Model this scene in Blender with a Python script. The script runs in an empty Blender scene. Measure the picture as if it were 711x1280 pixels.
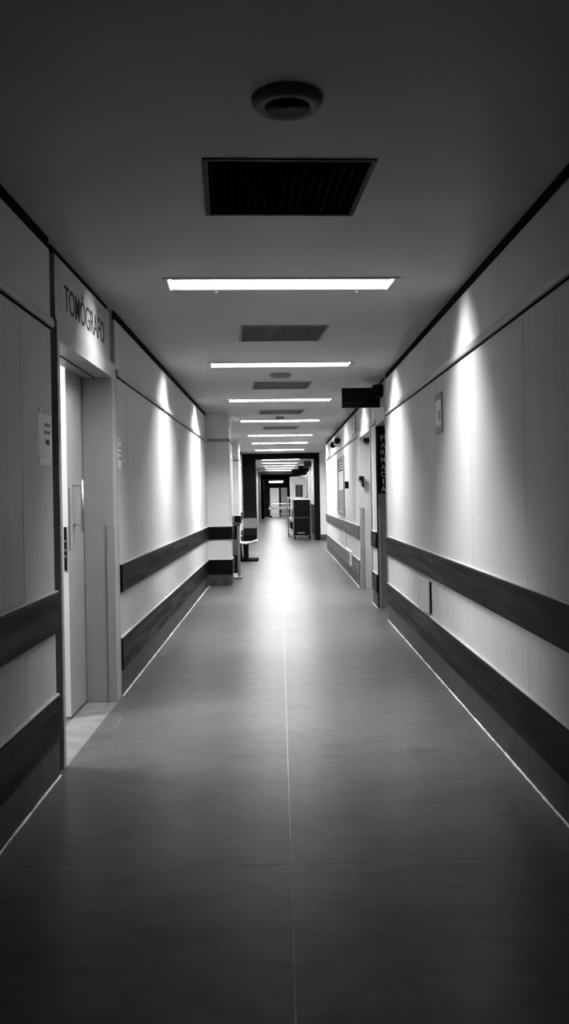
import bpy, bmesh, math, random
from mathutils import Vector, Matrix

random.seed(7)
S = bpy.context.scene
C = S.collection
R = math.radians

# ------------------------------------------------------------------ real measures of the corridor (metres)
XL, XR = -1.19, 1.238          # side walls
ZC = 2.83                      # ceiling
EYE = 1.45
Y0 = -2.2                      # corridor starts behind the viewer
YP = 28.4                      # dark partition across the corridor
YE = 62.0                      # end of the corridor

# ------------------------------------------------------------------ materials
def mat(name, col, rough=0.5, spec=0.5, metal=0.0, var=0.0, scale=6.0, stretch=(1, 1, 1), rvar=0.0, bump=0.0, bscale=60.0):
    m = bpy.data.materials.new(name)
    m.use_nodes = True
    nt = m.node_tree
    b = nt.nodes['Principled BSDF']
    b.inputs['Roughness'].default_value = rough
    b.inputs['Metallic'].default_value = metal
    b.inputs['Specular IOR Level'].default_value = spec
    b.inputs['Base Color'].default_value = (col, col, col, 1)
    tc = nt.nodes.new('ShaderNodeTexCoord')
    mp = nt.nodes.new('ShaderNodeMapping')
    mp.inputs['Scale'].default_value = stretch
    nt.links.new(tc.outputs['Object'], mp.inputs['Vector'])
    if var > 0 or rvar > 0:
        n = nt.nodes.new('ShaderNodeTexNoise')
        n.inputs['Scale'].default_value = scale
        n.inputs['Detail'].default_value = 5
        nt.links.new(mp.outputs['Vector'], n.inputs['Vector'])
        if var > 0:
            r = nt.nodes.new('ShaderNodeMapRange')
            r.inputs['From Min'].default_value = 0.3
            r.inputs['From Max'].default_value = 0.7
            r.inputs['To Min'].default_value = max(0.0, col * (1 - var))
            r.inputs['To Max'].default_value = col * (1 + var)
            nt.links.new(n.outputs['Fac'], r.inputs['Value'])
            nt.links.new(r.outputs['Result'], b.inputs['Base Color'])
        if rvar > 0:
            r2 = nt.nodes.new('ShaderNodeMapRange')
            r2.inputs['From Min'].default_value = 0.3
            r2.inputs['From Max'].default_value = 0.7
            r2.inputs['To Min'].default_value = rough * (1 - rvar)
            r2.inputs['To Max'].default_value = rough * (1 + rvar)
            nt.links.new(n.outputs['Fac'], r2.inputs['Value'])
            nt.links.new(r2.outputs['Result'], b.inputs['Roughness'])
    if bump > 0:
        n2 = nt.nodes.new('ShaderNodeTexNoise')
        n2.inputs['Scale'].default_value = bscale
        n2.inputs['Detail'].default_value = 4
        bp = nt.nodes.new('ShaderNodeBump')
        bp.inputs['Strength'].default_value = bump
        bp.inputs['Distance'].default_value = 0.004
        nt.links.new(mp.outputs['Vector'], n2.inputs['Vector'])
        nt.links.new(n2.outputs['Fac'], bp.inputs['Height'])
        nt.links.new(bp.outputs['Normal'], b.inputs['Normal'])
    return m

def glow(name, strength):
    m = bpy.data.materials.new(name)
    m.use_nodes = True
    nt = m.node_tree
    nt.nodes.clear()
    o = nt.nodes.new('ShaderNodeOutputMaterial')
    e = nt.nodes.new('ShaderNodeEmission')
    e.inputs['Strength'].default_value = strength
    nt.links.new(e.outputs[0], o.inputs[0])
    return m

M = {}
M['wall'] = mat('wall_laminate', 0.52, 0.48, 0.2, var=0.06, scale=3.0, stretch=(1, 6, 0.25), rvar=0.15)
M['upper'] = mat('wall_paint', 0.54, 0.55, 0.3, var=0.06, scale=2.0)
M['column'] = mat('column_paint', 0.58, 0.55, 0.3, var=0.05, scale=4.0)
M['ceiling'] = mat('ceiling_paint', 0.43, 0.45, 0.15, var=0.05, scale=1.5)
M['wood'] = mat('dark_wood', 0.0035, 0.45, 0.05, var=0.5, scale=2.0, stretch=(1, 0.5, 9), rvar=0.25)
M['wood2'] = mat('worn_wood', 0.05, 0.42, 0.4, var=0.45, scale=2.5, stretch=(1, 0.6, 9), rvar=0.25)  # lighter, glossier wood for the farther bands
M['cap'] = mat('pale_moulding', 0.55, 0.4, 0.4)
M['railtrim'] = mat('rail_moulding', 0.36, 0.4, 0.4)
M['kick'] = mat('skirting_vinyl', 0.045, 0.5, 0.25, var=0.35, scale=9.0)
M['bead'] = mat('white_sealant', 0.75, 0.6, 0.3, var=0.3, scale=30.0)
M['frame'] = mat('door_frame_paint', 0.36, 0.38, 0.45, var=0.04, scale=6.0)
M['leaf'] = mat('door_leaf_laminate', 0.28, 0.45, 0.4, var=0.05, scale=5.0)
M['blade'] = mat('lamp_louvre', 0.10, 0.5, 0.2)
M['edge'] = mat('door_edge_white', 0.85, 0.5, 0.4)
M['black'] = mat('black_paint', 0.005, 0.55, 0.1)
M['gap'] = mat('dark_gap', 0.004, 0.9, 0.05)  # near-black paint standing in for shade in gaps and recesses
M['ink'] = mat('black_lettering', 0.01, 0.6, 0.2)
M['signboard'] = mat('pale_sign_board', 0.40, 0.42, 0.4)
M['paper'] = mat('white_paper', 0.92, 0.7, 0.2)
M['tape'] = mat('clear_tape', 0.52, 0.3, 0.5)
M['greyink'] = mat('grey_print', 0.12, 0.7, 0.2)
M['steel'] = mat('brushed_steel', 0.5, 0.45, 0.5, metal=1.0, var=0.08, scale=20)
M['vent'] = mat('vent_grille', 0.24, 0.6, 0.2)
M['plastic'] = mat('white_plastic', 0.62, 0.4, 0.4)
M['darkplastic'] = mat('dark_plastic', 0.004, 0.5, 0.06)
M['greyplastic'] = mat('grey_plastic', 0.22, 0.5, 0.4)
M['glass'] = mat('dark_glass', 0.05, 0.12, 0.5)
M['cabinet'] = mat('white_enamel', 0.88, 0.4, 0.4)
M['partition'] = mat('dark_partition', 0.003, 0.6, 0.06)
M['grey'] = mat('mid_grey', 0.16, 0.5, 0.3)
M['signwhite'] = mat('sign_letters', 0.60, 0.5, 0.3)
M['faint'] = mat('faint_letters', 0.05, 0.5, 0.3)

def floor_material():
    m = bpy.data.materials.new('vinyl_floor')
    m.use_nodes = True
    nt = m.node_tree
    b = nt.nodes['Principled BSDF']
    tc = nt.nodes.new('ShaderNodeTexCoord')
    def noise(scale, stretch, detail=6):
        mp = nt.nodes.new('ShaderNodeMapping'); mp.inputs['Scale'].default_value = stretch
        n = nt.nodes.new('ShaderNodeTexNoise'); n.inputs['Scale'].default_value = scale; n.inputs['Detail'].default_value = detail
        nt.links.new(tc.outputs['Object'], mp.inputs['Vector']); nt.links.new(mp.outputs['Vector'], n.inputs['Vector'])
        return n.outputs['Fac']
    def mrange(src, a, c, lo, hi):
        r = nt.nodes.new('ShaderNodeMapRange')
        for k, v in zip(('From Min', 'From Max', 'To Min', 'To Max'), (a, c, lo, hi)):
            r.inputs[k].default_value = v
        nt.links.new(src, r.inputs['Value']); return r.outputs['Result']
    def mul(a, c):
        n = nt.nodes.new('ShaderNodeMath'); n.operation = 'MULTIPLY'
        nt.links.new(a, n.inputs[0]); nt.links.new(c, n.inputs[1]); return n.outputs[0]
    big = mrange(noise(1.1, (1, 1, 1)), 0.25, 0.75, 0.80, 1.20)
    fine = mrange(noise(14, (1, 1, 1), 3), 0.25, 0.75, 0.86, 1.14)
    scuff = mrange(noise(3.2, (1, 2.0, 1), 4), 0.5, 0.72, 1.0, 0.72)
    col = mul(mul(big, fine), scuff)
    base = nt.nodes.new('ShaderNodeMath'); base.operation = 'MULTIPLY'; base.inputs[1].default_value = FLOOR_ALB
    nt.links.new(col, base.inputs[0])
    nt.links.new(base.outputs[0], b.inputs['Base Color'])
    rg = mrange(noise(2.2, (1, 1.6, 1), 4), 0.2, 0.8, FLOOR_R * 0.95, FLOOR_R * 1.06)
    nt.links.new(rg, b.inputs['Roughness'])
    b.inputs['Specular IOR Level'].default_value = FLOOR_SPEC
    bp = nt.nodes.new('ShaderNodeBump'); bp.inputs['Strength'].default_value = 0.025; bp.inputs['Distance'].default_value = 0.002
    nt.links.new(noise(9, (1, 1, 1), 2), bp.inputs['Height']); nt.links.new(bp.outputs['Normal'], b.inputs['Normal'])
    return m
FLOOR_ALB, FLOOR_R, FLOOR_SPEC = 0.10, 0.30, 0.22
M['floor'] = floor_material()
M['seam'] = mat('floor_seam', 0.42, 0.5, 0.3, var=0.4, scale=14.0)

# ------------------------------------------------------------------ geometry helpers
class MB:
    def __init__(self):
        self.bm = bmesh.new()
    def box(self, x0, x1, y0, y1, z0, z1, bev=0.0, seg=2, mx=None):
        g = bmesh.ops.create_cube(self.bm, size=1.0)
        vs = g['verts']
        sx, sy, sz = x1 - x0, y1 - y0, z1 - z0
        for v in vs:
            v.co = Vector((x0 + (v.co.x + .5) * sx, y0 + (v.co.y + .5) * sy, z0 + (v.co.z + .5) * sz))
        if bev > 0:
            es = {e for v in vs for e in v.link_edges}
            r = bmesh.ops.bevel(self.bm, geom=list(es), offset=min(bev, .45 * min(abs(sx), abs(sy), abs(sz))), segments=seg, affect='EDGES', profile=0.5)
            vs = list({v for f in r['faces'] for v in f.verts} | {v for v in vs if v.is_valid})
        if mx is not None:
            bmesh.ops.transform(self.bm, matrix=mx, verts=vs)
        return self
    def tube(self, pts, r, seg=10, cap=True):
        pts = [Vector(p) for p in pts]
        rs = r if isinstance(r, (list, tuple)) else [r] * len(pts)
        rings = []
        for i, p in enumerate(pts):
            a = pts[max(0, i - 1)]; c = pts[min(len(pts) - 1, i + 1)]
            d = (c - a).normalized()
            up = Vector((0, 0, 1)) if abs(d.z) < .9 else Vector((1, 0, 0))
            u = d.cross(up).normalized(); w = u.cross(d).normalized()
            rings.append([self.bm.verts.new(p + (u * math.cos(t) + w * math.sin(t)) * rs[i]) for t in [2 * math.pi * k / seg for k in range(seg)]])
        for i in range(len(rings) - 1):
            for k in range(seg):
                self.bm.faces.new((rings[i][k], rings[i][(k + 1) % seg], rings[i + 1][(k + 1) % seg], rings[i + 1][k]))
        if cap:
            self.bm.faces.new(rings[0][::-1]); self.bm.faces.new(rings[-1])
        return self
    def lathe(self, prof, seg=40, loc=(0, 0, 0), axis='Z'):
        rings = []
        for r, h in prof:
            ring = []
            for k in range(seg):
                t = 2 * math.pi * k / seg
                if axis == 'Z': p = (r * math.cos(t), r * math.sin(t), h)
                elif axis == 'X': p = (h, r * math.cos(t), r * math.sin(t))
                else: p = (r * math.cos(t), h, r * math.sin(t))
                ring.append(self.bm.verts.new(Vector(p) + Vector(loc)))
            rings.append(ring)
        for i in range(len(rings) - 1):
            for k in range(seg):
                self.bm.faces.new((rings[i][k], rings[i][(k + 1) % seg], rings[i + 1][(k + 1) % seg], rings[i + 1][k]))
        if prof[0][0] > 1e-4: self.bm.faces.new(rings[0][::-1])
        if prof[-1][0] > 1e-4: self.bm.faces.new(rings[-1])
        return self
    def prism(self, poly, y0, y1):
        """poly: (x, z) outline, extruded along y"""
        a = [self.bm.verts.new((x, y0, z)) for x, z in poly]
        b = [self.bm.verts.new((x, y1, z)) for x, z in poly]
        n = len(poly)
        for i in range(n):
            self.bm.faces.new((a[i], a[(i + 1) % n], b[(i + 1) % n], b[i]))
        self.bm.faces.new(a[::-1]); self.bm.faces.new(b)
        return self
    def prism_z(self, poly, z0, z1):
        a = [self.bm.verts.new((x, y, z0)) for x, y in poly]
        b = [self.bm.verts.new((x, y, z1)) for x, y in poly]
        n = len(poly)
        for i in range(n):
            self.bm.faces.new((a[i], a[(i + 1) % n], b[(i + 1) % n], b[i]))
        self.bm.faces.new(a[::-1]); self.bm.faces.new(b)
        return self
    def build(self, name, m, parent=None, smooth=False):
        bmesh.ops.remove_doubles(self.bm, verts=self.bm.verts, dist=1e-6)
        bmesh.ops.recalc_face_normals(self.bm, faces=self.bm.faces)
        if parent is not None:
            iv = world(parent).inverted()
            bmesh.ops.transform(self.bm, matrix=iv, verts=self.bm.verts)
        else:
            iv = None
        me = bpy.data.meshes.new(name)
        self.bm.to_mesh(me); self.bm.free()
        if smooth:
            for p in me.polygons: p.use_smooth = True
        me.materials.append(m if not isinstance(m, str) else M[m])
        o = bpy.data.objects.new(name, me)
        C.objects.link(o)
        if parent is not None: o.parent = parent
        return o

def world(o):
    mx = Matrix.LocRotScale(o.location, o.rotation_euler, o.scale)
    return world(o.parent) @ mx if o.parent else mx

def tag(o, label=None, cat=None, group=None, kind=None):
    if label: o['label'] = label
    if cat: o['category'] = cat
    if group: o['group'] = group
    if kind: o['kind'] = kind
    return o

def empty(name, loc, label=None, cat=None, group=None, kind=None, rz=0.0):
    o = bpy.data.objects.new(name, None)
    o.empty_display_size = 0.1
    C.objects.link(o)
    o.location = loc; o.rotation_euler = (0, 0, rz)
    return tag(o, label, cat, group, kind)

def st(name, mb, m, label=None):
    return tag(mb.build(name, m), label, None, None, 'structure')

def text_bm(body, width, height, depth=0.002):
    """lettering as a mesh in its own x/y plane, lower left corner at the origin"""
    cu = bpy.data.curves.new('lettering', 'FONT')
    cu.body = body; cu.extrude = 0.5; cu.offset = 0.002
    ob = bpy.data.objects.new('lettering_source', cu)
    C.objects.link(ob)
    dg = bpy.context.evaluated_depsgraph_get()
    me = bpy.data.meshes.new_from_object(ob.evaluated_get(dg))
    C.objects.unlink(ob); bpy.data.objects.remove(ob)
    bm = bmesh.new(); bm.from_mesh(me); bpy.data.meshes.remove(me)
    xs = [v.co.x for v in bm.verts]; ys = [v.co.y for v in bm.verts]
    x0, x1, y0, y1 = min(xs), max(xs), min(ys), max(ys)
    for v in bm.verts:
        v.co = Vector(((v.co.x - x0) / (x1 - x0) * width, (v.co.y - y0) / (y1 - y0) * height, depth * (1 if v.co.z > 0 else 0)))
    return bm

def text(body, width, height, origin, right, up, m, parent, name='lettering', depth=0.002):
    mb = MB(); mb.bm.free()
    mb.bm = text_bm(body, width, height, depth)
    right = Vector(right); up = Vector(up); n = right.cross(up)
    mx = Matrix.Translation(origin) @ Matrix((right, up, n)).transposed().to_4x4()
    bmesh.ops.transform(mb.bm, matrix=mx, verts=mb.bm.verts)
    return mb.build(name, m, parent)

# ------------------------------------------------------------------ floor
st('floor', MB().box(-4.0, 3.2, Y0, YE + 3.0, -0.12, 0.0), 'floor')
sm = MB()
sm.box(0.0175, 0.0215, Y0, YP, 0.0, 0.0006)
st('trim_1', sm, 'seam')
sm = MB()
for y0, y1 in ((3.9, 4.35), (5.2, 5.75), (6.6, 7.6), (8.9, 9.6)):
    sm.box(1.085, 1.089, y0, y1, 0.0, 0.0006)
for y0, y1 in ((4.7, 5.1), (5.45, 6.25), (8.0, 9.0)):
    sm.box(-1.075, -1.071, y0, y1, 0.0, 0.0006)
st('trim_2', sm, mat('faded_seam', 0.17, 0.5, 0.3, var=0.8, scale=9.0))
sm = MB()
for y in (3.46, 4.42, 9.4):
    sm.box(-1.05, 1.1, y, y + .004, 0.0, 0.0005)
st('trim_3', sm, mat('worn_seam', 0.20, 0.5, 0.3, var=0.7, scale=5.0))

# ------------------------------------------------------------------ ceiling with real openings for fittings
SK = R(3.5)                                        # the fittings were set slightly askew
LAMPS = [5.73, 9.24, 12.65, 16.15, 20.0, 22.9, 26.3]
FAR_LAMPS = [29.9, 33.3, 36.8, 40.2, 43.7, 47.2]
VENTS = [3.96, 7.47, 10.98, 14.45, 17.8]
LX, VX = 0.03, 0.045
LW, LD = 1.46, 0.30        # lamp opening
VW = 0.70
def corners(cx, cy, w, d, a=SK):
    c, s = math.cos(a), math.sin(a)
    return [(cx + px * c - py * s, cy + px * s + py * c) for px, py in ((-w / 2, -d / 2), (w / 2, -d / 2), (w / 2, d / 2), (-w / 2, d / 2))]
holes = [(y, corners(LX, y, LW, LD)) for y in LAMPS + FAR_LAMPS] + [(y, corners(VX, y, VW, VW)) for y in VENTS]
holes.sort()
def ceiling_mesh(x0, x1, y0, y1, hs, z):
    mb = MB(); bm = mb.bm
    cuts = [y0] + [(hs[i][0] + hs[i + 1][0]) / 2 for i in range(len(hs) - 1)] + [y1]
    for i, (cy, q) in enumerate(hs):
        ya, yb = cuts[i], cuts[i + 1]
        o = [bm.verts.new(p) for p in ((x0, ya, z), (x1, ya, z), (x1, yb, z), (x0, yb, z))]
        n = [bm.verts.new((px, py, z)) for px, py in q]
        t = [bm.verts.new((px, py, z + .14)) for px, py in q]
        for k in range(4):
            l = (k + 1) % 4
            bm.faces.new((o[k], o[l], n[l], n[k]))
            bm.faces.new((n[k], n[l], t[l], t[k]))
        top = [bm.verts.new((v.co.x, v.co.y, z + .14)) for v in o]
        for k in range(4):
            l = (k + 1) % 4
            bm.faces.new((top[k], top[l], t[l], t[k]))
    return mb
st('ceiling', ceiling_mesh(XL - .25, XR + .35, Y0, YE, holes, ZC), 'ceiling')

# ------------------------------------------------------------------ walls: panels with joints on a backing
def seg_cuts(y0, y1, joints):
    return [y0] + [j for j in joints if y0 + .1 < j < y1 - .1] + [y1]
def wall(name, side, segs, joints):
    X = XR if side > 0 else XL
    mb, up = MB(), MB()
    for y0, y1 in segs:
        cs = seg_cuts(y0, y1, sorted(joints))
        for a, b in zip(cs[:-1], cs[1:]):
            xa, xb = sorted((X, X + side * .014))
            mb.box(xa, xb, a + .0015, b - .0015, 0.0, 2.36, .002, 1)
        xa, xb = sorted((X + side * .014, X + side * .20))
        mb.box(xa, xb, y0, y1, 0, ZC)
    o = st(name, mb, 'wall')
    return o
JL = [4.08 - 1.25 * k for k in range(5)] + [6.93 + 1.25 * k for k in range(16)]
JR = [4.43 + 1.24 * k for k in range(-5, 5)] + [15.0, 16.3, 17.55, 18.8, 20.0, 21.3]
LSEG = [(Y0, 4.625), (6.45, 14.4), (14.95, 22.4), (22.95, YP)]
RSEG = [(Y0, 10.12), (11.2, 11.79), (13.69, 23.3)]
wall('wall_left', -1, LSEG, JL)
wall('wall_right', 1, RSEG, JR)

tn = [3]
def trim(mb, m):
    tn[0] += 1
    return st('trim_%d' % tn[0], mb, m)
def side_strip(side, y0, y1, z0, z1, out, bev=0.0, back=0.0):
    X = XR if side > 0 else XL
    xa, xb = sorted((X - side * out, X + side * back))
    return MB().box(xa, xb, y0, y1, z0, z1, bev)
for side, segs, nm in ((-1, LSEG, 'left'), (1, RSEG, 'right')):
    for i, (y0, y1) in enumerate(segs):
        X = XR if side > 0 else XL
        # upper wall field and strip painted dark for the shadow gap under the ceiling
        xa, xb = sorted((X, X + side * .014))
        trim(MB().box(xa, xb, y0, y1, 2.36, 2.765), 'upper')
        xa, xb = sorted((X + side * .002, X + side * .014))
        trim(MB().box(xa, xb, y0, y1, 2.765, ZC), 'gap')
        # dado: pale rail, two wooden bumper bands with pale caps, skirting
        trim(side_strip(side, y0, y1, 2.355, 2.40, .022, .006), 'railtrim')
        trim(side_strip(side, y0, y1, 2.345, 2.355, .006), 'gap')
        trim(side_strip(side, y0, y1, .76, .965, .028, .008), 'wood' if (y0 < 12) else 'wood2')
        trim(side_strip(side, y0, y1, .965, .974, .020, .003), 'cap')
        trim(side_strip(side, y0, y1, .19, .425, .024, .008), 'wood' if (y0 < 12) else 'wood2')
        trim(side_strip(side, y0, y1, .425, .435, .018, .003), 'cap')
        b = side_strip(side, y0, y1, 0.0, .19, .012, .004)
        st('baseboard_%s%s' % (nm, '' if i == 0 else '_%d' % (i + 1)), b, 'kick')
        # irregular sealant bead where the floor meets the skirting
        pts, rs = [], []
        y = y0
        while y < y1:
            pts.append((X - side * (.014 + random.uniform(-.002, .003)), y, .002)); rs.append(random.uniform(.003, .008))
            y += .05
        pts.append((X - side * .014, y1, .002)); rs.append(.005)
        if i < 3 and not (side > 0 and i == 2 and False):
            trim(MB().tube(pts, rs, 6), 'bead')

# ------------------------------------------------------------------ doors
def door_unit(name, side, ya, yb, label, jamb=.052, channel=.118, depth=.21, sign=True, dark=False, far_jamb=.17):
    """ya..yb: whole unit, dark channel on the near side first"""
    X = XR if side > 0 else XL
    d = empty(name, (X, ya, 0), label, 'door', None, 'structure')
    def bx(out, back, y0, y1, z0, z1, bev=.003):
        xa, xb = sorted((X - side * out, X + side * back))
        return MB().box(xa, xb, y0, y1, z0, z1, bev)
    fr = 'frame' if not dark else 'black'
    # frame: near jamb, far jamb, header
    bx(.006, depth, ya + channel, ya + channel + jamb, 0, 2.43).build('jamb', fr, d)
    bx(.006, depth, yb - far_jamb, yb, 0, 2.43).build('jamb', fr, d)
    bx(.006, depth, ya + channel + jamb, yb - far_jamb, 2.318, 2.43).build('header', 'frame', d)
    # recessed channel beside the frame, its shade painted near-black, up to the ceiling
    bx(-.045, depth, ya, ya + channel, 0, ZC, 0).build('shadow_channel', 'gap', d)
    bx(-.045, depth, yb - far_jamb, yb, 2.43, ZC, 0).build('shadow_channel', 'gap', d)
    bx(-.003, depth, ya + channel, yb - far_jamb, 2.43, ZC - .05, 0).build('transom_panel', 'frame', d)
    bx(-.02, depth, ya + channel, yb - far_jamb, ZC - .05, ZC, 0).build('shadow_channel', 'gap', d)  # painted shadow strip under the ceiling, carried across the door
    return d, bx

# the scanner room door, left, sliding leaf standing a little open
d1, bx = door_unit('door_1', -1, 4.625, 6.45, 'pale sliding door under the scanner room sign on the left')
lf = MB().box(XL - .25, XL - .213, 5.82, 7.15, .012, 2.36, .003).build('leaf', 'leaf', d1)
MB().box(XL - .2495, XL - .2135, 5.8175, 5.8205, .014, 2.358, .0).build('leaf_edge', 'edge', lf)
tag(MB().box(XL - .241, XL - .222, 5.813, 5.8178, .98, 1.27, .001).build('lock_plate', 'black', lf), 'black lock plate')
lk = MB()
for z in (1.07, 1.11, 1.17):
    lk.box(XL - .236, XL - .228, 5.811, 5.8135, z, z + .014)
lk.build('lock_bolt', 'steel', lf)
h = MB()
hy, hx = 5.975, XL - .150
h.tube([(hx, hy, 1.235), (hx, hy, 1.585)], .0095, 12)
h.tube([(XL - .214, hy, 1.545), (hx, hy, 1.545)], .008, 10)
h.tube([(XL - .214, hy, 1.28), (hx, hy, 1.28)], .008, 10)
h.build('handle', 'steel', lf, True)
MB().box(XL - .2135, XL - .206, 5.845, 5.862, 1.11, 1.53, .004).build('finger_pull', 'grey', lf)
MB().box(XL - .205, XL - .010, 4.80, 6.27, 2.3165, 2.3185).build('track_cover', 'frame', d1)
MB().box(XL - .118, XL - .110, 4.80, 6.27, 2.312, 2.3168).build('track_slot', 'gap', d1)
# stainless guards on the far jamb's corner
MB().box(XL - .05, XL + .0085, 6.272, 6.30, 0.0, 1.27, .002).build('corner_guard', 'railtrim', d1)
MB().box(XL - .02, XL + .0095, 6.425, 6.455, 0.0, 2.32, .003).build('edge_strip', 'frame', d1)
# pale threshold plate in the opening
st('trim_90', MB().box(XL - .205, XL + .01, 4.80, 6.27, 0, .0015), mat('threshold_vinyl', .22, .35, .5, var=.25, scale=8))

sb = empty('door_sign', (XL - .010, 5.5, 2.43), 'pale board reading TOMÓGRAFO above the left doorway', 'sign')
MB().box(XL - .012, XL - .002, 4.86, 6.24, 2.434, ZC - .055, .002).build('board', 'signboard', sb)
text('TOMÓGRAFO', 1.115, .185, (XL - .002, 4.955, 2.517), (0, 1, 0), (0, 0, 1), 'ink', sb)

# scanner room behind the sliding leaf
rm = MB()
rm.box(-4.0, XL - .205, 3.0, 3.2, 0, ZC)
rm.box(-4.0, -3.8, 3.2, 8.0, 0, ZC)
rm.box(-4.0, XL - .205, 8.0, 8.2, 0, ZC)
st('wall_scanner_room', rm, 'upper')
st('ceiling_scanner_room', MB().box(-4.0, XL - .25, 3.0, 8.2, ZC, ZC + .1), 'ceiling')

# the pharmacy door, right
d2, bx = door_unit('door_2', 1, 10.12, 11.2, 'dark pharmacy doorway in the right wall', jamb=.05, channel=.05, dark=True, far_jamb=.012)
MB().box(XR + .17, XR + .21, 10.22, 11.19, .01, 2.318, .003).build('leaf', 'black', d2)
MB().box(XR - .012, XR + .004, 10.115, 10.135, .0, 2.83, .002).build('edge_strip', 'railtrim', d2)
MB().box(XR + .012, XR + .165, 11.18, 11.196, .0, 1.46, .002).build('reveal_board', 'grey', d2)
MB().box(XR + .008, XR + .045, 11.168, 11.182, .0, 1.30, .003).build('corner_guard', 'greyplastic', d2)
MB().box(XR - .006, XR + .02, 10.14, 10.155, .19, .40, .002).build('edge_plate', 'plastic', d2)
# the ward door, right, farther on
d3, bx = door_unit('door_3', 1, 11.79, 13.69, 'pale framed doorway beyond the pharmacy on the right', channel=.10, far_jamb=.10)
MB().box(XR + .17, XR + .21, 11.98, 13.58, .01, 2.318, .003).build('leaf', 'leaf', d3)
MB().box(XR - .0085, XR + .05, 13.575, 13.60, .0, 1.25, .002).build('corner_guard', 'steel', d3)
MB().box(XR + .06, XR + .17, 13.45, 13.585, 2.24, 2.316, .004).build('door_closer', 'black', d3)

# vertical FARMACIA sign on the reveal of the pharmacy doorway (faces along the corridor)
fs = empty('door_sign', (XR + .07, 11.16, 1.462), 'narrow black vertical sign with FARMACIA in stacked pale letters', 'sign')
MB().box(XR + .004, XR + .165, 11.155, 11.179, 1.462, 2.31, .002).build('board', 'black', fs)
for i, ch in enumerate('FARMACIA'):
    w = .018 if ch == 'I' else .056
    z = 2.13 - i * .092
    text(ch, w, .066, (XR + .079 - w / 2, 11.155, z), (1, 0, 0), (0, 0, 1), 'signwhite', fs, 'letter')

# black sign hung out over the corridor at the pharmacy
ps = empty('hanging_sign', (XR - .3, 10.7, 2.45), 'black box sign sticking out from wall above the pharmacy doorway', 'sign')
MB().box(.775, 1.232, 10.66, 10.73, 2.505, 2.745, .006).build('panel', 'black', ps)
MB().box(.775, 1.232, 10.655, 10.663, 2.505, 2.514).build('rim', 'darkplastic', ps)
text('FARMACIA', .21, .022, (.81, 10.66, 2.545), (1, 0, 0), (0, 0, 1), 'faint', ps)
br = MB().box(1.125, 1.236, 10.36, 10.62, 2.60, 2.745, .006)
br.box(1.18, 1.236, 10.60, 10.70, 2.63, 2.72)
br.build('bracket', 'darkplastic', ps)

# ------------------------------------------------------------------ papers and boxes on the side walls
def poster(X, side, y0, y1, z0, z1, label, tape=True):
    p = empty('poster', (X, (y0 + y1) / 2, z0), label, 'poster')
    def bx(a, b, ya, yb, za, zb):
        xa, xb = sorted((X - side * a, X - side * b)); return MB().box(xa, xb, ya, yb, za, zb)
    L, H = y1 - y0, z1 - z0
    bx(.0002, .0018, y0, y1, z0 + H * .12, z1 - H * .10).build('sheet', 'paper', p)
    for fz, h in ((.68, .055), (.545, .055)):
        pr = MB()
        for k in range(5):
            a = y0 + L * (.42 + .09 * k)
            xa, xb = sorted((X - side * .0018, X - side * .0024))
            pr.box(xa, xb, a, a + L * .065, z0 + H * fz, z0 + H * (fz + h))
        pr.build('print_line', 'greyink', p)
    bx(.0018, .0024, y0 + L * .52, y0 + L * .82, z0 + H * .36, z0 + H * .45).build('symbol', 'ink', p)
    bx(.0004, .0026, y0, y1 - L * .1, z0, z0 + H * .13).build('tape', 'tape', p)
    orn = MB()
    for k in range(7):
        a = y0 + L * random.uniform(.0, .40); zz = z0 + H * random.uniform(.88, .98)
        orn.tube([(X - side * .003, a, zz), (X - side * .003, a + L * .09, zz + H * .025), (X - side * .003, a + L * .15, zz - H * .015)], .0035, 6)
    orn.build('tape', 'paper', p)
    return p
poster(XL, -1, 4.36, 4.61, 1.628, 1.92, 'paper notice taped beside dark channel left of the TOMÓGRAFO doorway')
poster(XL, -1, 6.47, 6.63, 1.645, 1.905, 'small paper notice taped just past the far jamb of TOMÓGRAFO doorway')

ph = empty('sign_holder', (XR, 6.75, 1.91), 'small white sign holder with grey ends on the bright right wall', 'sign')
MB().box(XR - .010, XR, 6.63, 6.87, 1.915, 2.215, .002).build('backing', 'paper', ph)
MB().box(XR - .014, XR - .001, 6.625, 6.875, 2.165, 2.215, .003).build('end_cap', 'greyplastic', ph)
MB().box(XR - .014, XR - .001, 6.625, 6.875, 1.912, 1.965, .003).build('end_cap', 'greyplastic', ph)
MB().box(XR - .013, XR - .001, 6.618, 6.630, 1.915, 2.215, .002).build('side_strip', 'greyplastic', ph)
MB().box(XR - .0112, XR - .0098, 6.67, 6.74, 2.0, 2.08).build('print', 'greyplastic', ph)

jb = empty('junction_box', (XR, 7.42, .45), 'pale wall box with loose cover between the wooden bands on right', 'box')
MB().box(XR - .012, XR, 7.25, 7.62, .455, .715, .002).build('back_box', 'gap', jb)
cv = MB()
cv.box(-.009, .009, -.165, .165, -.138, .138, .003, mx=Matrix.Translation((XR - .028, 7.45, .592)) @ Matrix.Rotation(R(5), 4, 'Z'))
cv.build('cover', 'plastic', jb)

# things on the far stretch of right wall
tp = empty('wall_telephone', (XR, 13.5, 1.5), 'black wall handset on the pale jamb of the ward doorway', 'telephone')
MB().box(XR - .015, XR + .062, 13.50, 13.59, 1.665, 1.735, .012).build('body', 'darkplastic', tp)
MB().box(XR + .03, XR + .060, 13.50, 13.59, 1.57, 1.668, .008).build('handset', 'darkplastic', tp)
ab = empty('alarm_box', (XR, 15.8, 1.57), 'small dark alarm box on right wall between handset and notice board', 'box')
MB().box(XR - .065, XR + .006, 15.75, 15.95, 1.565, 1.69, .006).build('body', 'darkplastic', ab)
MB().box(XR - .068, XR - .06, 15.79, 15.91, 1.60, 1.66, .003).build('cover', 'grey', ab)

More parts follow.
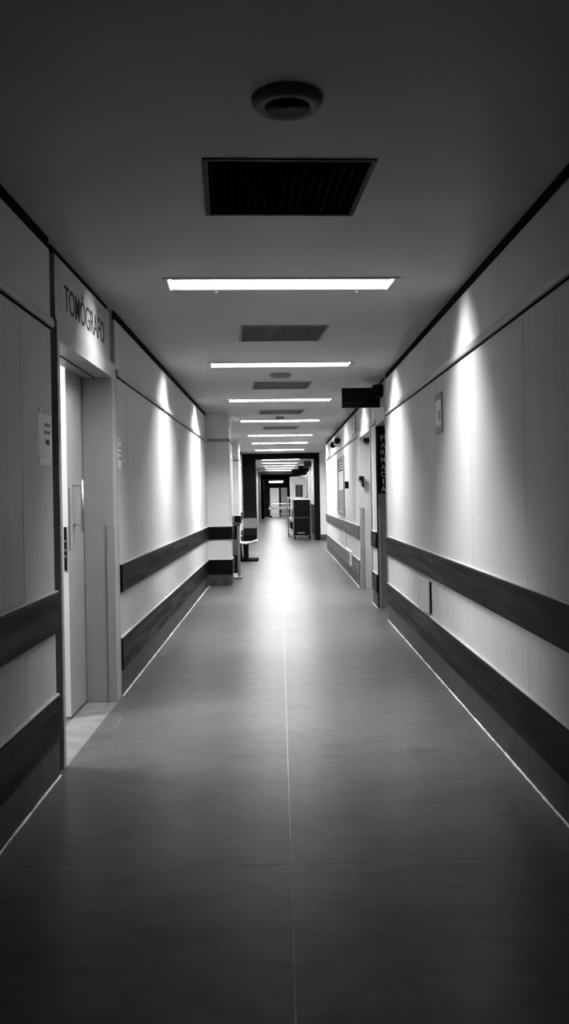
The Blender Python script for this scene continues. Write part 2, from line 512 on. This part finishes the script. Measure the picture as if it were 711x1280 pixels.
nb = empty('notice_board', (XR, 17.5, 1.05), 'tall framed notice board with dark top on the far right wall', 'board')
MB().box(XR - .014, XR, 16.75, 18.25, 1.08, 2.17, .002).build('panel', 'cabinet', nb)
f = MB()
f.box(XR - .03, XR, 16.70, 16.76, 1.05, 2.2, .004); f.box(XR - .03, XR, 18.24, 18.30, 1.05, 2.2, .004)
f.box(XR - .03, XR, 16.76, 18.24, 2.14, 2.2, .004); f.box(XR - .03, XR, 16.76, 18.24, 1.05, 1.11, .004)
f.build('frame', 'greyplastic', nb)
MB().box(XR - .018, XR - .013, 16.8, 18.1, 1.92, 2.13, .001).build('header_band', 'ink', nb)
MB().box(XR - .018, XR - .013, 16.8, 18.2, 1.12, 1.55, .001).build('lower_sheet', 'greyplastic', nb)
hb = MB()
for k in range(3): hb.box(XR - .020, XR - .0175, 16.95, 17.9, 1.955 + .055 * k, 1.98 + .055 * k)
hb.build('header_print', 'signwhite', nb)

el = empty('emergency_light', (XR, 18.3, 2.48), 'dark twin head emergency light high on the right wall', 'lamp')
MB().box(XR - .07, XR + .006, 18.0, 18.6, 2.49, 2.60, .01).build('housing', 'plastic', el)
for y in (17.5, 18.9):
    MB().lathe([(.02, -.05), (.05, -.02), (.068, .05), (.058, .055)], 20, (XR - .075, y, 2.53), 'Y').build('lamp_head', 'darkplastic', el, True)
MB().tube([(XR - .05, 17.5, 2.53), (XR - .05, 18.3, 2.57), (XR - .05, 18.9, 2.53)], .020, 8).build('arm', 'darkplastic', el, True)

ap = empty('access_panel', (XR, 14.45, 2.44), 'grey square access panel under the ceiling on the right wall', 'panel')
MB().box(XR - .010, XR, 14.05, 14.85, 2.43, 2.75, .002).build('frame', 'greyplastic', ap)
MB().box(XR - .013, XR - .006, 14.11, 14.79, 2.47, 2.72, .002).build('door', 'upper', ap)

cd = empty('cable_trunking', (XR, 16, .30), 'pale cable trunking dropping between wooden bands on far right wall', 'trunking')
c = MB()
c.box(XR - .035, XR, 16.45, 16.60, .44, .76, .003); c.box(XR - .04, XR, 15.05, 16.60, .435, .47, .003)
c.build('duct', 'plastic', cd)
MB().box(XR - .055, XR, 14.98, 15.12, .24, .47, .005).build('outlet_box', 'plastic', cd)

# ------------------------------------------------------------------ pilasters on the left
def pilaster(n, x1, y0, y1):
    st('wall_pilaster' + ('' if n == 1 else '_%d' % n), MB().box(XL - .2, x1, y0, y1, 0, ZC, .004), 'column')
    a = XL
    def band(z0, z1, out, m, bev=.006):
        trim(MB().box(a, x1 + out, y0 - out, y1 + out, z0, z1, bev), m)
    band(2.355, 2.40, .018, 'grey')
    band(.76, .965, .026, 'wood'); band(.965, .974, .02, 'cap', .003)
    band(.19, .425, .026, 'wood'); band(.425, .435, .02, 'cap', .003)
    band(0.0, .19, .012, 'kick')
    # pale corner bead on the exposed edge
    trim(MB().box(x1 - .018, x1 + .004, y0 - .004, y0 + .03, .974, 2.355, .002), 'cap')
pilaster(1, -.815, 14.4, 14.95)
pilaster(2, -1.03, 22.4, 22.95)

# chrome-posted guard rail just behind the first pilaster
gr = empty('guard_rail', (-.77, 15.7, 0), 'chrome post guard rail with dark panel behind the left pilaster', 'rail')
g = MB().box(-.765, -.715, 15.55, 15.60, .03, .965, .008)
g.build('post', 'steel', gr)
MB().box(-1.16, -.765, 15.56, 15.59, .10, .93, .004).build('panel', 'black', gr)
MB().box(-.86, -.768, 15.552, 15.598, .42, .70, .003).build('inset_panel', 'grey', gr)
MB().box(-1.17, -.71, 15.54, 15.61, .93, .99, .008).build('top_rail', 'wood2', gr)
MB().box(-.90, -.69, 15.50, 15.66, 0, .045, .01).build('foot', 'steel', gr)

# waiting chair behind the pilaster, turned towards the corridor
wc = empty('waiting_chair', (-.75, 19.9, 0), 'pale shell waiting chair on dark beam legs behind the guard rail', 'chair')
s = MB()
for ya in (19.65,):
    pf = [(-.93, .455), (-.90, .425), (-.80, .415), (-.66, .43), (-.55, .465), (-.515, .455), (-.55, .445), (-.66, .405), (-.80, .39), (-.92, .40)]
    s.prism(pf, ya, ya + .46)
s.build('seat', 'plastic', wc)
MB().prism([(-.99, .83), (-.965, .835), (-.93, .62), (-.90, .43), (-.925, .42), (-.955, .60)], 19.65, 20.11).build('backrest', 'plastic', wc)
MB().box(-.83, -.72, 19.5, 20.3, .33, .392, .006).build('beam', 'black', wc)
for y in (19.62, 20.12):
    lg = MB().box(-.83, -.73, y - .03, y + .03, .05, .34, .006)
    lg.prism([(-.95, .34), (-.90, .34), (-.86, .05), (-.93, .05)], y - .02, y + .02)
    lg.build('leg', 'black', wc)
    MB().box(-1.0, -.50, y - .035, y + .035, .0, .05, .008).build('foot', 'black', wc)

# ------------------------------------------------------------------ dark partition across the corridor
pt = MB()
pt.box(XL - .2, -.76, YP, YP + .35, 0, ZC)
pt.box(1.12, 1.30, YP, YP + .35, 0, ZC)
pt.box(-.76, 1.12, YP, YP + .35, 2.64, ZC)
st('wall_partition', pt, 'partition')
b = MB().box(XL, -.745, YP - .02, YP, .76, .965, .005); b.box(XL, -.745, YP - .02, YP, .19, .425, .005)
trim(b, 'black')
trim(MB().box(XL, -.757, YP - .006, YP, .43, .755), 'grey')
# side bay on the right before the partition
by = MB()
by.box(1.30, 1.62, YP - .05, YP + .35, 0, ZC)
st('wall_bay', by, 'column')
st('baseboard_bay', MB().box(1.29, 1.62, YP - .065, YP - .05, 0, .19, .003), 'kick')
by = MB()
by.box(2.2, 2.4, 23.1, YP + .3, 0, ZC); by.box(XR, 2.4, 23.1, 23.3, 0, ZC); by.box(1.6, 2.4, YP, YP + .3, 0, ZC)
st('wall_bay_back', by, 'upper')
st('ceiling_bay', MB().box(XR + .3, 2.4, 23.1, YP + .3, ZC + .001, ZC + .1), 'ceiling')

# corridor beyond the partition
fw = MB()
fw.box(XL - .2, XL, YP + .35, 44.0, 0, ZC)
fw.box(XL - .2, XL, 45.6, 51.5, 0, ZC)
fw.box(XL - .2, XL, 53.0, YE, 0, ZC)
st('wall_left_beyond', fw, 'upper')
dk = MB()
dk.box(XL - .25, XL - .08, 44.0, 45.6, 0, ZC); dk.box(XL - .25, XL - .08, 51.5, 53.0, 0, ZC)
st('door_4', dk, 'black')
st('wall_right_beyond', MB().box(XR, XR + .2, YP + .35, YE, 0, ZC), 'wall')
wb = MB().box(XR - .02, XR, YP + .35, 56, 0, 1.12, .004)
trim(wb, 'wood')
trim(MB().box(XL, XL + .02, YP + .35, 43.9, 0.0, .95, .004), 'kick')
# end wall with double door, bright light on one leaf painted white
ew = MB()
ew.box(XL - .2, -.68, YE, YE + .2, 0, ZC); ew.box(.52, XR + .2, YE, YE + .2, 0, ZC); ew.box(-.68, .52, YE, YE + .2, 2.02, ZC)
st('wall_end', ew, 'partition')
d5 = empty('door_5', (-.1, YE, 0), 'double door at the end of corridor, one leaf brightly lit', 'door', None, 'structure')
MB().box(-.68, -.06, YE + .05, YE + .1, 0, 2.02, .003).build('leaf', 'cabinet', d5)  # white enamel stands in for the bright light on this leaf
MB().box(.10, .52, YE + .05, YE + .1, 0, 2.02, .003).build('leaf', 'leaf', d5)
MB().box(-.06, .10, YE + .02, YE + .12, 0, 2.02, .003).build('mullion', 'black', d5)
bp = MB()
for z in (.35, .95): bp.box(XL, -.70, YE - .03, YE, z, z + .2, .004); bp.box(.54, XR, YE - .03, YE, z, z + .2, .004)
trim(bp, 'black')
# dark cross walls narrowing the last stretch
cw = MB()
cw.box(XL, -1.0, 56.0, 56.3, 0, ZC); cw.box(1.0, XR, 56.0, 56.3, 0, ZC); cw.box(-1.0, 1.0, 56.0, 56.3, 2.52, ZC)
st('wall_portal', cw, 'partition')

# stretcher parked across the far end
sr = empty('stretcher', (0, 59.5, 0), 'hospital stretcher parked crosswise before the far lit door', 'stretcher')
MB().box(-.72, .95, 59.2, 59.85, .62, .72, .03).build('mattress', 'grey', sr)
fr = MB().box(-.75, .98, 59.18, 59.87, .56, .62, .01)
for x in (-.6, .8):
    fr.tube([(x, 59.3, .12), (x, 59.3, .58)], .022, 8); fr.tube([(x, 59.75, .12), (x, 59.75, .58)], .022, 8)
fr.box(-.6, .8, 59.28, 59.32, .22, .26); fr.box(-.6, .8, 59.73, 59.77, .22, .26)
fr.build('frame', 'steel', sr)
MB().tube([(-.7, 59.2, .62), (-.7, 59.2, .92), (.9, 59.2, .92), (.9, 59.2, .62)], .02, 8).build('side_rail', 'steel', sr)
for x in (-.6, .8):
    for y in (59.3, 59.75):
        MB().lathe([(.03, -.02), (.07, -.018), (.07, .018), (.03, .02)], 14, (x, y, .07), 'Y').build('wheel', 'darkplastic', sr)

# tall dark trolley at the right by the partition
tc_ = empty('trolley', (.72, 29.6, 0), 'tall dark closed trolley by right post of the dark partition', 'trolley')
MB().box(.43, 1.02, 29.05, 30.0, .14, 1.31, .012).build('body', 'darkplastic', tc_)
MB().box(.41, 1.04, 29.03, 30.02, 1.31, 1.355, .01).build('top', 'cabinet', tc_)
MB().box(.56, .80, 29.02, 29.05, .20, .24, .006).build('handle', 'greyplastic', tc_)
dp = MB().box(.45, 1.0, 29.035, 29.052, .72, .73); dp.build('shelf_line', 'grey', tc_)
for x in (.44, 1.01):
    for y in (29.06, 29.99): MB().tube([(x, y, .06), (x, y, 1.31)], .014, 8).build('corner_post', 'steel', tc_)
for x in (.48, .97):
    for y in (29.12, 29.92):
        MB().lathe([(.02, -.018), (.06, -.016), (.06, .016), (.02, .018)], 14, (x, y, .06), 'X').build('caster', 'darkplastic', tc_)

# wire shelf trolley behind it
wt = empty('wire_trolley', (.6, 32.0, 0), 'chrome wire shelf trolley behind the tall dark trolley', 'trolley')
for x in (.30, .92):
    for y in (31.2, 33.0): MB().tube([(x, y, .12), (x, y, 1.42)], .016, 8).build('post', 'steel', wt)
for z in (.22, .62, 1.02, 1.36):
    sh = MB().box(.29, .93, 31.19, 33.01, z, z + .03, .005)
    for k in range(9): sh.tube([(.30 + .078 * k, 31.2, z + .035), (.30 + .078 * k, 33.0, z + .035)], .004, 5)
    sh.build('shelf', 'steel', wt)
MB().box(.42, .86, 31.4, 32.8, .66, .92, .03).build('bundle', 'grey', wt)
MB().box(.36, .80, 31.4, 32.7, .26, .50, .04).build('bundle', 'black', wt)
for x in (.30, .92):
    for y in (31.2, 33.0):
        MB().lathe([(.02, -.016), (.06, -.014), (.06, .014), (.02, .016)], 14, (x, y, .06), 'X').build('caster', 'darkplastic', wt)

# tall white cabinet with a window farther on
wh = empty('tall_cabinet', (.9, 40, 0), 'tall white cabinet with dark window rising above the dark trolley', 'cabinet')
MB().box(.48, 1.20, 39.4, 40.2, 0, 2.30, .01).build('body', 'cabinet', wh)
MB().box(.70, 1.04, 39.385, 39.402, 1.38, 1.92, .003).build('window', 'glass', wh)
wf = MB()
for x in (.70, .86, 1.02): wf.box(x, x + .022, 39.375, 39.39, 1.36, 1.94)
wf.box(.70, 1.042, 39.375, 39.39, 1.92, 1.945); wf.box(.70, 1.042, 39.375, 39.39, 1.355, 1.38)
wf.build('window_frame', 'greyplastic', wh)

# black signs sticking out one after another
for k, (y, x0, z0, lab) in enumerate(((33.5, .93, 2.50, 'black hanging sign, nearest of three beyond the dark partition'),
                                      (36.5, .80, 2.42, 'black hanging sign, middle of three beyond the dark partition'),
                                      (39.2, .55, 2.36, 'black hanging sign just above the tall white cabinet'))):
    hs = empty('hanging_sign', (1.1, y, z0), lab, 'sign', 'black hanging signs beyond the partition')
    MB().box(x0, 1.20, y, y + .08, z0, z0 + .27, .005).build('panel', 'black', hs)
    MB().box(1.17, 1.236, y + .01, y + .07, z0 + .05, z0 + .22, .004).build('bracket', 'darkplastic', hs)

# ------------------------------------------------------------------ ceiling fittings
ORD = ['nearest lit ceiling lamp with grey metal rim', 'second lit ceiling lamp from the viewer, thin and long',
       'third lit ceiling lamp, before the first left pilaster', 'fourth lit ceiling lamp, just past the farther small round detector',
       'fifth lit ceiling lamp, between first and second left pilasters', 'sixth lit ceiling lamp, thin bright line', 'seventh ceiling lamp, last before dark partition']
STR = [112, 140, 210, 76, 150, 190, 180]
def pill(w, d, n=10):
    r = d / 2; pts = []
    for k in range(n + 1):
        t = -math.pi / 2 + math.pi * k / n; pts.append((w / 2 - r + r * math.cos(t), r * math.sin(t)))
    for k in range(n + 1):
        t = math.pi / 2 + math.pi * k / n; pts.append((-w / 2 + r + r * math.cos(t), r * math.sin(t)))
    return pts
def lamp(i, y, label, strength, group, drop=False, detail=True, added_louvre=0):
    e = empty('ceiling_light', (LX, y, ZC), label, 'ceiling light', group, None, SK)
    mx = world(e)
    def fin(mb): bmesh.ops.transform(mb.bm, matrix=mx, verts=mb.bm.verts); return mb
    g = glow('lamp_glow', strength)
    if not drop:
        h = MB()
        w, d, t = LW, LD, .03
        # flange lapping the ceiling and sloping sides up to the diffuser
        h.box(-w/2 - .025, w/2 + .025, -d/2 - .025, -d/2 + .008, -.006, 0, .002); h.box(-w/2 - .025, w/2 + .025, d/2 - .008, d/2 + .025, -.006, 0, .002)
        h.box(-w/2 - .025, -w/2 + .008, -d/2, d/2, -.006, 0, .002); h.box(w/2 - .008, w/2 + .025, -d/2, d/2, -.006, 0, .002)
        h.prism([(-w/2 + .004, -.004), (-w/2 + .004, .06), (-w/2 + .05, .06)], -d/2 + .004, d/2 - .004)
        h.prism([(w/2 - .004, -.004), (w/2 - .05, .06), (w/2 - .004, .06)], -d/2 + .004, d/2 - .004)
        h.box(-w/2 + .004, w/2 - .004, -d/2 + .004, -d/2 + .012, -.004, .06); h.box(-w/2 + .004, w/2 - .004, d/2 - .012, d/2 - .004, -.004, .06)
        h.box(-w/2 + .004, w/2 - .004, -d/2 + .004, d/2 - .004, .06, .12)
        fin(h).build('housing', 'frame', e)
        if added_louvre:  # blades added to stop lamp light spreading towards the near corridor
            for k in range(-4, 5):
                b = MB().box(-w/2 + .03, w/2 - .03, k * .0335 - .001, k * .0335 + .001, -.004, added_louvre - .004)
                fin(b).build('louvre_blade', 'blade', e)
        fin(MB().box(-w/2 + .048, w/2 - .048, -d/2 + .014, d/2 - .014, .036, .058)).build('diffuser', g, e)
        if detail:
            for x in (-.42, .52):
                k = MB().lathe([(.004, -.022), (.012, -.018), (.012, -.004), (.006, .004)], 12, (x, d/2 + .012, 0))
                fin(k).build('clip', 'cabinet', e, True)
    else:
        h = MB()
        outer = pill(LW + .06, LD + .06); h.prism_z(outer, -.008, .0)
        h.box(-LW/2 + .01, LW/2 - .01, -LD/2 + .01, LD/2 - .01, 0.0, .10)
        fin(h).build('housing', 'frame', e)
        dm = MB()
        bm = dm.bm
        rings = []
        for s, z in ((1.0, -.008), (.985, -.030), (.93, -.045)):
            rings.append([bm.verts.new((x * (1 - (1 - s) * .35), yy * s, z)) for x, yy in pill(LW, LD)])
        n = len(rings[0])
        for a, b in zip(rings[:-1], rings[1:]):
            for k in range(n): bm.faces.new((a[k], a[(k + 1) % n], b[(k + 1) % n], b[k]))
        bm.faces.new(rings[-1]); bm.faces.new(rings[0][::-1])
        fin(dm).build('diffuser', g, e)
    return e
for i, y in enumerate(LAMPS):
    lamp(i, y, ORD[i], STR[i], 'lit lamps along the corridor ceiling', detail=i == 0, added_louvre=(.033, .021, .015, 0, 0, 0, 0)[i])
for i, y in enumerate(FAR_LAMPS):
    lamp(i, y, 'lit ceiling lamp in the row beyond the dark partition', 95, 'lit lamps beyond the dark partition', detail=False, added_louvre=0)
# last lamp, in front of the end door
el_ = empty('ceiling_light', (-.25, 58.5, ZC), 'short lit ceiling lamp before the far end door', 'ceiling light')
MB().box(-.70, .25, 58.3, 58.7, 2.40, 2.47, .006).build('housing', 'frame', el_)
MB().box(-.68, .23, 58.28, 58.68, 2.38, 2.40).build('diffuser', glow('lamp_glow', 130), el_)
for x in (-.5, .05): MB().tube([(x, 58.5, 2.46), (x, 58.5, ZC)], .012, 8).build('rod', 'black', el_)
# unseen lamp added in the scanner room to brighten the leaf edge
sl = empty('ceiling_light', (-2.6, 5.2, ZC), 'ceiling lamp inside the scanner room behind the sliding leaf', 'ceiling light')
MB().box(-3.0, -2.2, 4.9, 5.5, ZC - .05, ZC, .006).build('housing', 'frame', sl)
MB().box(-2.97, -2.23, 4.93, 5.47, ZC - .056, ZC - .05).build('diffuser', glow('lamp_glow', 85), sl)

VLAB = ['black square ceiling vent before the nearest lit lamp', 'grey ceiling vent between the first and second lit lamps',
        'grey ceiling vent between the second and third lit lamps', 'thin grey ceiling vent between third and fourth lit lamps',
        'farthest thin grey ceiling vent before the fifth lit lamp']
for i, y in enumerate(VENTS):
    e = empty('ceiling_vent', (VX, y, ZC), VLAB[i], 'vent', 'square vents along the corridor ceiling', None, SK)
    mx = world(e)
    w = VW
    h = MB()
    h.box(-w/2 - .01, w/2 + .01, -w/2 - .012, -w/2 + .012, -.006, .02, .002); h.box(-w/2 - .01, w/2 + .01, w/2 - .012, w/2 + .012, -.006, .02, .002)
    h.box(-w/2 - .012, -w/2 + .012, -w/2, w/2, -.006, .02, .002); h.box(w/2 - .012, w/2 + .012, -w/2, w/2, -.006, .02, .002)
    bmesh.ops.transform(h.bm, matrix=mx, verts=h.bm.verts); h.build('frame', 'black' if i == 0 else 'vent', e)  # first vent gets near-black materials, painting in its lack of light
    h = MB().box(-w/2 + .004, w/2 - .004, -w/2 + .004, w/2 - .004, .10, .12)
    bmesh.ops.transform(h.bm, matrix=mx, verts=h.bm.verts); h.build('plenum', 'gap' if i == 0 else 'kick', e)
    h = MB()
    for k in range(17):
        q = -w/2 + .04 * (k + .5) + .01
        h.box(q - .0015, q + .0015, -w/2 + .01, w/2 - .01, .004, .03); h.box(-w/2 + .01, w/2 - .01, q - .0015, q + .0015, .004, .03)
    bmesh.ops.transform(h.bm, matrix=mx, verts=h.bm.verts); h.build('grid', 'gap' if i == 0 else 'vent', e)

SLAB = ['round ceiling speaker with dark centre nearest the viewer', 'small round detector on ceiling just past second lit lamp',
        'small round detector on ceiling before the fourth lit lamp']
for i, (x, y, s) in enumerate(((.05, 3.06, 1.0), (.03, 9.98, 1.0), (.03, 15.35, .62))):
    e = empty('ceiling_speaker' if i == 0 else 'ceiling_detector', (x, y, ZC), SLAB[i], 'speaker' if i == 0 else 'detector')
    MB().lathe([(.080 * s, -.030), (.092 * s, -.036), (.112 * s, -.030), (.124 * s, -.012), (.126 * s, 0)], 48, (x, y, ZC)).build('ring', 'grey', e, True)
    MB().lathe([(.001, -.0285), (.04 * s, -.030), (.080 * s, -.031)], 48, (x, y, ZC)).build('cone', 'black' if i == 0 else 'grey', e, True)

# ------------------------------------------------------------------ world, camera, colour
w = bpy.data.worlds.new('dark_world'); S.world = w
w.use_nodes = True
w.node_tree.nodes['Background'].inputs[0].default_value = (0, 0, 0, 1)
cam = bpy.data.cameras.new('camera')
co = bpy.data.objects.new('camera', cam); C.objects.link(co)
co.location = (0, 0, EYE)
co.rotation_euler = (Matrix.Rotation(R(90), 4, 'X') @ Matrix.Rotation(R(-1.0), 4, 'Z')).to_euler()
cam.sensor_fit = 'VERTICAL'; cam.sensor_height = 36.0
cam.lens = 1100 / 1280 * 36.0
cam.shift_x = 6.0 / 1280
cam.shift_y = -20.0 / 1280
cam.clip_start = 0.05; cam.clip_end = 200
S.camera = co
vs = S.view_settings
vs.view_transform = 'Standard'; vs.look = 'None'; vs.gamma = 1.0; vs.exposure = -0.1
vs.use_curve_mapping = False
S.cycles.use_denoising = True
